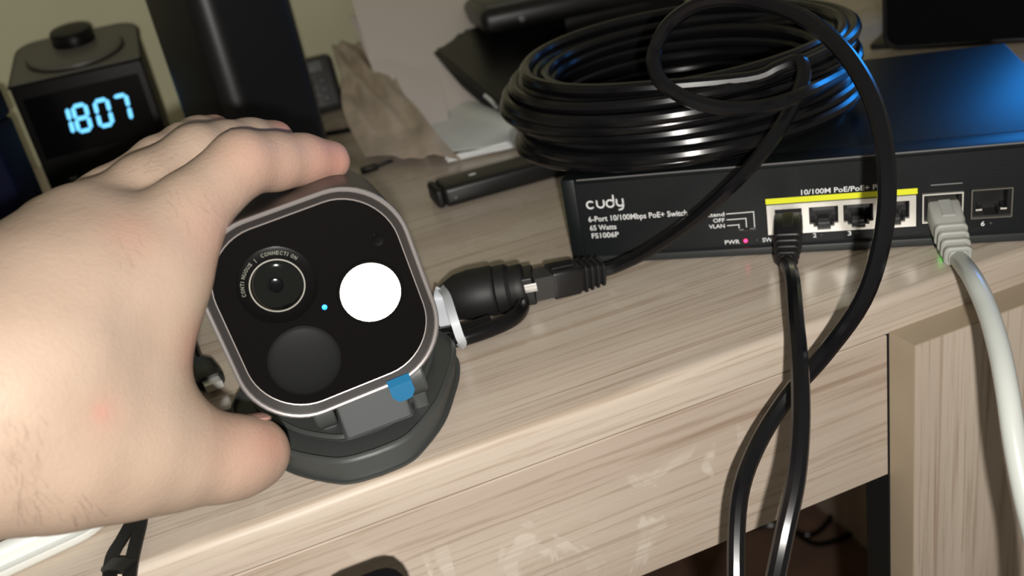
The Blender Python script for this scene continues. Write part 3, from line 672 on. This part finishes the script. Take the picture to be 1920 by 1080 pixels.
hm.polygons.foreach_set('use_smooth', [True]*len(hm.polygons)); hm.materials.append(skin())
ho = bpy.data.objects.new('hand', hm); COL.objects.link(ho); ho.parent = hand
from mathutils.bvhtree import BVHTree
bvh = BVHTree.FromPolygons([Vector(p) for p in hv], [tuple(map(int, q)) for q in hf])
hr = MB(); hrg = np.random.RandomState(4)
for (x0, x1, y0, y1, ang, num) in ((2, 75, 770, 965, 75, 60), (225, 330, 285, 330, -30, 14), (300, 400, 350, 420, 60, 14), (190, 260, 440, 500, 70, 8), (10, 200, 920, 975, 60, 25)):
    for _ in range(num):
        px, py = hrg.uniform(x0, x1), hrg.uniform(y0, y1); a = radians(ang+hrg.uniform(-25, 25)); ln = hrg.uniform(14, 34); pts = []
        for t in (0, 0.5, 1):
            d = Vector(norm(ray(px+cos(a)*ln*t, py+sin(a)*ln*t))); hit = bvh.ray_cast(Vector(CAM), d)
            if hit[0] is None: break
            pts.append(np.array(hit[0])+np.array(hit[1])*(0.02+0.35*t*t)*(1 if hit[1].dot(d) < 0 else -1))
        if len(pts) == 3: hr.tube(pts, 0.024, 4, 3)
hro = world_part('hair', hr, mat('arm_hair', (0.16, 0.10, 0.065), 0.5), hand); hro['kind'] = 'stuff'
def nail(c, axis, out_, w_, l_, curve=0.35):
    axis = norm(axis); sd = norm(np.cross(axis, out_)); ou = np.cross(sd, axis); m = MB(); n = 9; rings = []
    for i in range(n):
        t = -1+2*i/(n-1); ww = w_/2*math.sqrt(max(0.05, 1-abs(t)**3.5))
        rings.append([c+axis*t*l_/2+sd*ww*s+ou*(-curve*w_*0.5*s*s+h) for h, ss in ((0.35, np.linspace(-1, 1, 7)), (-0.5, np.linspace(1, -1, 7))) for s in ss])
    m.loft(rings); return m
ti, tj = at_d(448, 856, 278), at_d(476, 850, 283)
to = norm(UP*0.93+FW*0.36); to = norm(to-norm(tj-ti)*(to@norm(tj-ti)))
world_part('fingernail', nail(tj-norm(tj-ti)*1.5+to*12.3, tj-ti, to, 14, 16, 0.30), M['nail'], hand)

# ------------------------------------------------------------------ clock radio
clk = thing('clock_radio', 'black cube clock radio showing 1807 in glowing blue digits', 'clock', (-108, 800, 0))
CW, CH, CDp = 105.0, 104.0, 100.0
def plan(w_, d_, rf, rb, n=6):
    o = []
    for cx, cy, r, a0 in ((w_/2-rb, d_-rb, rb, 0), (-w_/2+rb, d_-rb, rb, 90), (-w_/2+rf, rf, rf, 180), (w_/2-rf, rf, rf, 270)):
        for i in range(n+1):
            a = radians(a0+90*i/n); o.append((cx+r*cos(a), cy+r*sin(a)))
    return o
SLOPE = 0.24
def shear(mb): mb.v = [(x, y, z+(SLOPE*y if z > 50 else 0)) for x, y, z in mb.v]; return mb
mesh_obj('body', shear(MB().prism(plan(CW, CDp, 3, 22), (0, 0, 0), (1, 0, 0), (0, 1, 0), (0, 0, 1), 0, CH-1.5, 1.5, 3)), M['clock_black'], clk)
mesh_obj('top_cover', shear(MB().prism(plan(CW-3, CDp-3, 3, 21), (0, 1.5, 0), (1, 0, 0), (0, 1, 0), (0, 0, 1), CH-1.6, CH, 1.0, 2)), M['clock_top'], clk)
dial = mesh_obj('dial_ring', shear(MB().lathe((0, 46, 0), (1, 0, 0), (0, 1, 0), (0, 0, 1), [(38, CH-0.5), (38, CH+2.5), (36, CH+3.5), (20, CH+3.8)], 40)), M['clock_top'], clk)
mesh_obj('dial_shadow_ring', shear(MB().lathe((0, 46, 0), (1, 0, 0), (0, 1, 0), (0, 0, 1), [(40, CH-0.2), (40, CH+0.4), (38, CH+0.5)], 40)), M['clock_black'], dial)  # solid black ring painted in as shade round the dial's foot
mesh_obj('snooze_knob', shear(MB().lathe((0, 62, 0), (1, 0, 0), (0, 1, 0), (0, 0, 1), [(17, CH+3), (17.5, CH+4), (17.5, CH+12), (16.5, CH+14), (14, CH+14.5), (0.5, CH+14)], 32)), M['clock_black'], clk)
scr = mesh_obj('display', MB().rbox(-45, 45, -0.7, 1, 42, 92, 0.4, 1), M['black_gloss'], clk)
mesh_obj('logo_plate', MB().rbox(-34, -28, -0.6, 0.5, 21, 23, 0.2, 1), M['switch_edge'], clk)
def seg_digit(x0, z0, w_, h_, on, t=3.1):
    """seven-segment figure, slanted a little"""
    m = MB(); g = 0.25
    def bar(a, b):
        a, b = np.array(a, float), np.array(b, float); d = norm(b-a); n_ = np.array([-d[1], d[0]]); a = a+d*g; b = b-d*g; h = t/2
        pts = [a, a+d*h+n_*h, b-d*h+n_*h, b, b-d*h-n_*h, a+d*h-n_*h]
        sk_ = lambda p: (x0+p[0]+0.10*p[1], z0+p[1])
        m.loft([[(sk_(p)[0], -1.25, sk_(p)[1]) for p in pts], [(sk_(p)[0], -0.7, sk_(p)[1]) for p in pts]])
    S_ = dict(a=((0, h_), (w_, h_)), b=((w_, h_/2), (w_, h_)), c=((w_, 0), (w_, h_/2)), d=((0, 0), (w_, 0)), e=((0, 0), (0, h_/2)), f=((0, h_/2), (0, h_)), g=((0, h_/2), (w_, h_/2)))
    for k in on: bar(*S_[k])
    return m
for x0, on in ((-27.5, 'bc'), (-13.4, 'abcdefg'), (3.7, 'abcdef'), (18.8, 'abc')):
    mesh_obj('digit', seg_digit(x0, 57.5, 9.7, 20.5, on), M['digit'], clk, smooth=False)

# ------------------------------------------------------------------ the other things at the back of the desk
a_ = radians(29.5); tx, ty = V(cos(a_), sin(a_), 0), V(-sin(a_), cos(a_), 0)
tw = thing('speaker_tower', 'tall black rounded tower behind the hand, right of the clock radio', 'speaker', (-1, 628, 0), (tx, ty, V(0, 0, 1)))
mesh_obj('body', MB().prism([(x+38.5, y+38.5) for x, y in rrect(81, 81, 17, 8)], (0, 0, 0), (1, 0, 0), (0, 1, 0), (0, 0, 1), 3, 300, 2, 3), M['tower'], tw)
mesh_obj('foot', MB().prism([(x+34.5, y+34.5) for x, y in rrect(60, 60, 9, 6)], (0, 0, 0), (1, 0, 0), (0, 1, 0), (0, 0, 1), 0, 3.2), M['black_rubber'], tw)
nb = thing('storage_box', 'dark navy box, its blue sheen painted in, at the left edge beside the clock radio', 'box', (-190, 650, 0))
mesh_obj('body', MB().rbox(-60, 42, 0, 70, 0, 92, 3, 3), M['bluish'], nb)
mesh_obj('lid', MB().rbox(-60, 42.5, -0.5, 71, 92.5, 113, 3, 3), M['bluish'], nb)

r0, r1 = at_z(1652, 101), at_z(1908, 86); rx_ = norm(r1-r0); ry_ = np.cross(V(0, 0, 1), rx_)
rs = thing('desk_speaker', 'black rounded speaker box standing behind the switch at top right', 'speaker', r0, (rx_, ry_, V(0, 0, 1)))
mesh_obj('cabinet', MB().prism([(x+58, y+130) for x, y in rrect(118, 260, 13, 8)], (0, 8, 0), (1, 0, 0), (0, 0, 1), (0, 1, 0), 0, 110, 2, 3), M['tower'], rs)
mesh_obj('front_grille', MB().prism([(x+58, y+130) for x, y in rrect(110, 252, 10, 8)], (0, 5.5, 0), (1, 0, 0), (0, 0, 1), (0, 1, 0), 0, 3, 0.8, 2), M['grille'], rs)
mesh_obj('foot', MB().rbox(-12, 40, 15, 90, 0, 5, 1.5, 2), M['black'], rs)

def sheet(corners, nx, ny, amp, thick, seed, freq=3.0):
    """crumpled sheet over four corner points (bottom-left, bottom-right, top-right, top-left)"""
    bl, br, tr, tl = corners; rg = np.random.RandomState(seed); ph = rg.uniform(0, 6.28, (8, 2)); fr = rg.uniform(0.5, 1.0, (8, 2))*freq*2*pi
    nrm_ = norm(np.cross(br-bl, tl-bl)); g = np.zeros((ny+1, nx+1, 3))
    for j in range(ny+1):
        for i in range(nx+1):
            s, t = i/nx, j/ny; p = (bl*(1-s)+br*s)*(1-t)+(tl*(1-s)+tr*s)*t
            h = sum(abs(sin(fr[k, 0]*s+fr[k, 1]*t*(1 if k % 2 else -1)+ph[k, 0]))-0.6 for k in range(8))/8
            e = sin(fr[0, 1]*t+ph[0, 1])*amp*0.8*(1 if i in (0, nx) else 0)
            q = p+nrm_*(h*amp*2.2+amp*0.5)+(br-bl)/np.linalg.norm(br-bl)*e
            g[j, i] = q
    g[:, :, 2] = np.maximum(g[:, :, 2], 0.6); m = MB()
    idx = lambda j, i: j*(nx+1)+i
    fs = [(idx(j, i), idx(j, i+1), idx(j+1, i+1), idx(j+1, i)) for j in range(ny) for i in range(nx)]
    up = g.reshape(-1, 3); lo = up-nrm_*thick; lo[:, 2] = np.maximum(lo[:, 2], 0.2); n = len(up)
    bd = [idx(0, i) for i in range(nx)]+[idx(j, nx) for j in range(ny)]+[idx(ny, i) for i in range(nx, 0, -1)]+[idx(j, 0) for j in range(ny, 0, -1)]
    m.add(list(up)+list(lo), fs+[tuple(n+k for k in f[::-1]) for f in fs]+[(bd[k], n+bd[k], n+bd[(k+1) % len(bd)], bd[(k+1) % len(bd)]) for k in range(len(bd))])
    return m
def world_thing(name, label, cat, mb, m, **k):
    o = mesh_obj(name, mb, m, **k); return tag(o, label, cat)
world_thing('paper_sheet', 'white printed paper propped against the wall behind the black tablet', 'paper',
            sheet([at_y(735, 245, 745), at_y(990, 230, 700), at_y(1010, -60, WALL-12), at_y(640, -60, WALL-12)], 14, 14, 0.9, 0.8, 3, 0.5), M['paper'])
world_thing('paper_sheet', 'light grey folded paper with its free edge beside the brown bag', 'paper',
            sheet([at_y(752, 262, 715), at_y(850, 262, 690), at_y(800, 60, 900), at_y(655, 32, 940)], 10, 12, 1.5, 0.8, 11, 0.7), M['paper'])
plb = thing('plastic_bag', 'shiny milky plastic bag crumpled in front of the black tablet', 'plastic bag', at_z(870, 300))
world_part('film', sheet([at_z(800, 296, 3), at_z(975, 268, 3), at_z(960, 205, 9), at_z(765, 175, 10)], 22, 16, 3.5, 0.6, 21, 0.8), M['plastic_bag'], plb)
world_part('folded_edge', sheet([at_z(838, 305, 2), at_z(972, 275, 2), at_z(968, 262, 6), at_z(836, 294, 6)], 14, 4, 1.6, 0.5, 8, 1.2), M['plastic_bag'], plb)
bg = thing('paper_bag', 'brown crumpled bag lying between the small remote and the white papers', 'bag', at_z(750, 300))
world_part('body', sheet([at_z(684, 300, 5), at_z(862, 303, 3), at_y(690, 88, 930), at_y(622, 92, 930)], 26, 26, 8, 1.0, 33, 1.3), M['bag'], bg)
world_part('folded_edge', MB().tube([at_y(640, 108, 905), at_y(652, 150, 860), at_y(672, 195, 800), at_y(700, 235, 745), at_y(696, 265, 705)], 2.6, 8, 8), M['bag'], bg)
# black tablet and the device on it
tb = thing('tablet', 'thin black tablet in a case, tilted on the papers', 'tablet', at_y(940, 205, 690))
tc_ = [at_y(788, 78, 880), at_y(938, 206, 690), at_y(1230, 140, 690), at_y(1080, 0, 880)]
tn = norm(np.cross(tc_[1]-tc_[0], tc_[3]-tc_[0])); tn = tn if tn[2] > 0 else -tn
world_part('case', MB().loft([[p-tn*11 for p in tc_], [p-tn*0.8 for p in tc_], [p+(sum(tc_)/4-p)*0.012 for p in tc_]]), M['black_matte'], tb, angle=60)
world_part('screen', MB().loft([[p+(sum(tc_)/4-p)*0.07+tn*0.05 for p in tc_], [p+(sum(tc_)/4-p)*0.075+tn*0.5 for p in tc_]]), M['black'], tb)
world_part('clasp', MB().tube([at_y(908, 178, 690), at_y(922, 190, 686), at_y(933, 203, 685)], [1.5]*9, 8, 4), M['metal'], tb)
dv0, dv1 = at_y(950, 58, 800), at_y(1190, 5, 780); dvx = norm((dv1-dv0)*V(1, 1, 0)); dvy = np.cross(V(0, 0, 1), dvx)
dv = thing('set_top_box', 'black rounded box with a dull grey lid at the top edge behind the coil', 'box', dv0, (dvx, dvy, V(0, 0, 1)))
mesh_obj('body', MB().rbox(-22, 190, 0, 130, -2, 22, 9, 4), M['black'], dv)
mesh_obj('lid', MB().rbox(-14, 182, 10, 122, 20, 24, 1.5, 2), M['grey_device'], dv)
mesh_obj('front_button', MB().lathe((16, 1.0, 8), (1, 0, 0), (0, 0, 1), (0, -1, 0), [(3, 0), (3, 1.5), (2, 2)], 14), M['switch_edge'], dv)
mesh_obj('stand_foot', MB().box(60, 180, 20, 110, -dv0[2]+0.2, -1), M['black'], dv)
# remote-like device behind the tower
rm0 = at_z(560, 232); rmx = norm(V(1, -0.05, 0)); lean = radians(14); rmz = V(0, sin(lean), cos(lean)); rmy = np.cross(rmz, rmx)
rm0 = at_y(588, 218, 925); rm0[2] = 0.8
rm = thing('remote_control', 'small dark grey keypad device between the tower and the brown bag', 'remote control', rm0, (rmx, rmy, rmz))
mesh_obj('body', MB().rbox(-34, 34, -8, 9, 0, 56, 7, 4), M['grey_device'], rm)
mesh_obj('display', MB().rbox(-24, 22, -9, -6, 40, 51, 1.2, 2), M['switch_edge'], rm)
for i in range(4):
    for j in range(3): mesh_obj('key', MB().rbox(-26+i*13, -17+i*13, -9.2, -6, 10+j*9, 15.5+j*9, 0.8, 1), M['black'], rm)
# black stick
st0 = at_z(850, 389); stx = V(1, -0.02, 0); stx = norm(stx); sty = np.cross(V(0, 0, 1), stx)
st = thing('streaming_stick', 'slim black stick-shaped gadget lying left of the cable coil', 'stick', st0, (stx, sty, V(0, 0, 1)))
mesh_obj('body', MB().rbox(-4, 112, 0, 27, 0.2, 13.5, 3.2, 3), M['black'], st)
mesh_obj('end_cap', MB().rbox(-9, -3.5, 1, 26, 0.6, 13, 2.4, 3), M['black_matte'], st)
mesh_obj('status_window', MB().rbox(17, 21.5, 12, 15, 13.2, 13.8, 0.25, 1), M['print_white'], st)
mesh_obj('side_pin', MB().rbox(2, 4, -0.4, 0.6, 5, 6.6, 0.3, 1), M['print_grey'], st)
# thin cable on the desk behind, small clip
world_thing('thin_cable', 'thin dark cable lying on the desk between tower and brown bag', 'cable', MB().tube([at_z(560, 262, 2.2), at_z(620, 249, 2.2), at_z(660, 242, 2.2), at_z(705, 230, 2.2)], 2.2, 8, 6), M['cable_black'])
cp_ = thing('binder_clip', 'tiny black clip on the desk just behind the camera housing', 'clip', at_z(690, 322))
mesh_obj('body', MB().rbox(-5, 8, -4, 4, 0, 4, 1, 2), M['black'], cp_)
mesh_obj('handle', MB().tube([(7, -2, 2), (14, -2, 3), (20, 0, 3), (14, 2, 3), (7, 2, 2)], 0.9, 8, 5), M['black'], cp_)
# usb lead between hand and camera
ub = thing('usb_lead', 'black lead with a bright metal plug seen between hand and camera', 'cable', at_z(400, 740))
u0_, u1_ = at_z(392, 708, 4), at_z(418, 750, 4); ua = norm(u1_-u0_); us = norm(np.cross(ua, V(0, 0, 1))); uu = np.cross(us, ua)
ur = lambda c, w_, h_, r: [c+us*x+uu*y for x, y in rrect(w_, h_, r, 3)]
world_part('plug_body', MB().loft([ur(u0_-ua*19, 6, 6, 2), ur(u0_-ua*13, 11, 7.4, 2.5), ur(u0_-ua*2, 12, 7.4, 2.5), ur(u0_+ua*4, 11.5, 7, 2), ur(u0_+ua*5, 10, 6, 2)]), M['black'], ub)
world_part('metal_shell', MB().loft([ur(u0_+ua*4.5, 7.5, 3.2, 0.5), ur(u0_+ua*11, 7.5, 3.2, 0.5)]), M['metal'], ub)
world_part('cable', MB().tube([u0_-ua*16, u0_-ua*26, at_z(352, 625, 5), at_z(325, 590, 4), at_z(280, 575, 4)], 2.6, 10, 6), M['cable_black'], ub)
world_thing('thin_cable', 'dark cord curling along the desk below the metal plug, by the thumb', 'cable', MB().tube([at_z(480, 752, 3), at_z(450, 772, 3), at_z(415, 782, 3), at_z(380, 772, 3), at_z(352, 745, 3), at_z(320, 735, 3)], 2.8, 10, 8), M['cable_black'])

# ------------------------------------------------------------------ lower left corner and lower edge
wd = thing('white_device', 'white rounded flat device in the bottom left corner', 'router', at_z(225, 995))
we = norm((at_z(70, 1080)-at_z(205, 1016))*V(1, 1, 0)); wn = np.cross(we, V(0, 0, 1)); wn = wn if wn[1] > 0 else -wn
wcorner = at_z(236, 992, 0)
wp = [(x, y) for x, y in rrect(150, 110, 16, 8)]
wo = wcorner+we*74+wn*56
mb_ = MB().prism(wp, wo, -we, -wn if np.cross(-we, -wn)[2] > 0 else wn, (0, 0, 1), 0.5, 13, 3.5, 4)
world_part('shell', mb_, M['white'], wd)
world_part('seam', MB().prism([(x*1.004, y*1.005) for x, y in wp], wo, -we, -wn if np.cross(-we, -wn)[2] > 0 else wn, (0, 0, 1), 4.2, 4.9), M['white'], wd)
sp_ = thing('wrist_strap', 'black looped wrist strap hanging beside the white device', 'strap', at_z(245, 1010))
world_part('band', MB().ribbon([at_z(262, 940, 1.0), at_z(250, 975, 1.0), at_z(232, 1010, 1.0), at_z(212, 1045, 1.0), at_z(206, 1090, 1.0)], 2.2, 1.0, (0, 0, 1), 8), M['black_matte'], sp_)
world_part('band', MB().ribbon([at_z(266, 940, 2.0), at_z(265, 980, 2.0), at_z(256, 1020, 2.0), at_z(248, 1055, 2.0), at_z(243, 1090, 1.6)], 2.2, 1.0, (0, 0, 1), 8), M['black_matte'], sp_)
world_part('slider', MB().ribbon([at_z(204, 1064, 1.6), at_z(226, 1064, 2.2), at_z(246, 1066, 2.4)], 2.8, 1.6, (0, 0, 1), 4), M['black'], sp_)
ar = at_y(742, 1072, 215.0)
am = thing('chair_armrest', 'black rounded pad poking up at the bottom edge below the desk front', 'armrest', (ar[0]+10, ar[1], -740))
zt = ar[2]+740
mesh_obj('pad', MB().rbox(-34, -7, -60, 10, zt-26, zt-0.5, 8, 4), M['grille'], am)
mesh_obj('post', MB().rbox(-30, -12, -25, -5, 0, zt-25, 3, 2), M['black'], am)
# things on the floor below the desk
fl = lambda px, py: at_z(px, py, -736)
world_thing('floor_cable', 'black cable looping over the dark floor beneath the desk', 'cable', MB().tube([fl(1350, 1000), fl(1450, 985), fl(1520, 1003), fl(1562, 960), fl(1552, 915), fl(1500, 900), fl(1470, 960), fl(1530, 1020), fl(1640, 985), fl(1720, 990)], 4.0, 8, 8), M['cable_black'])
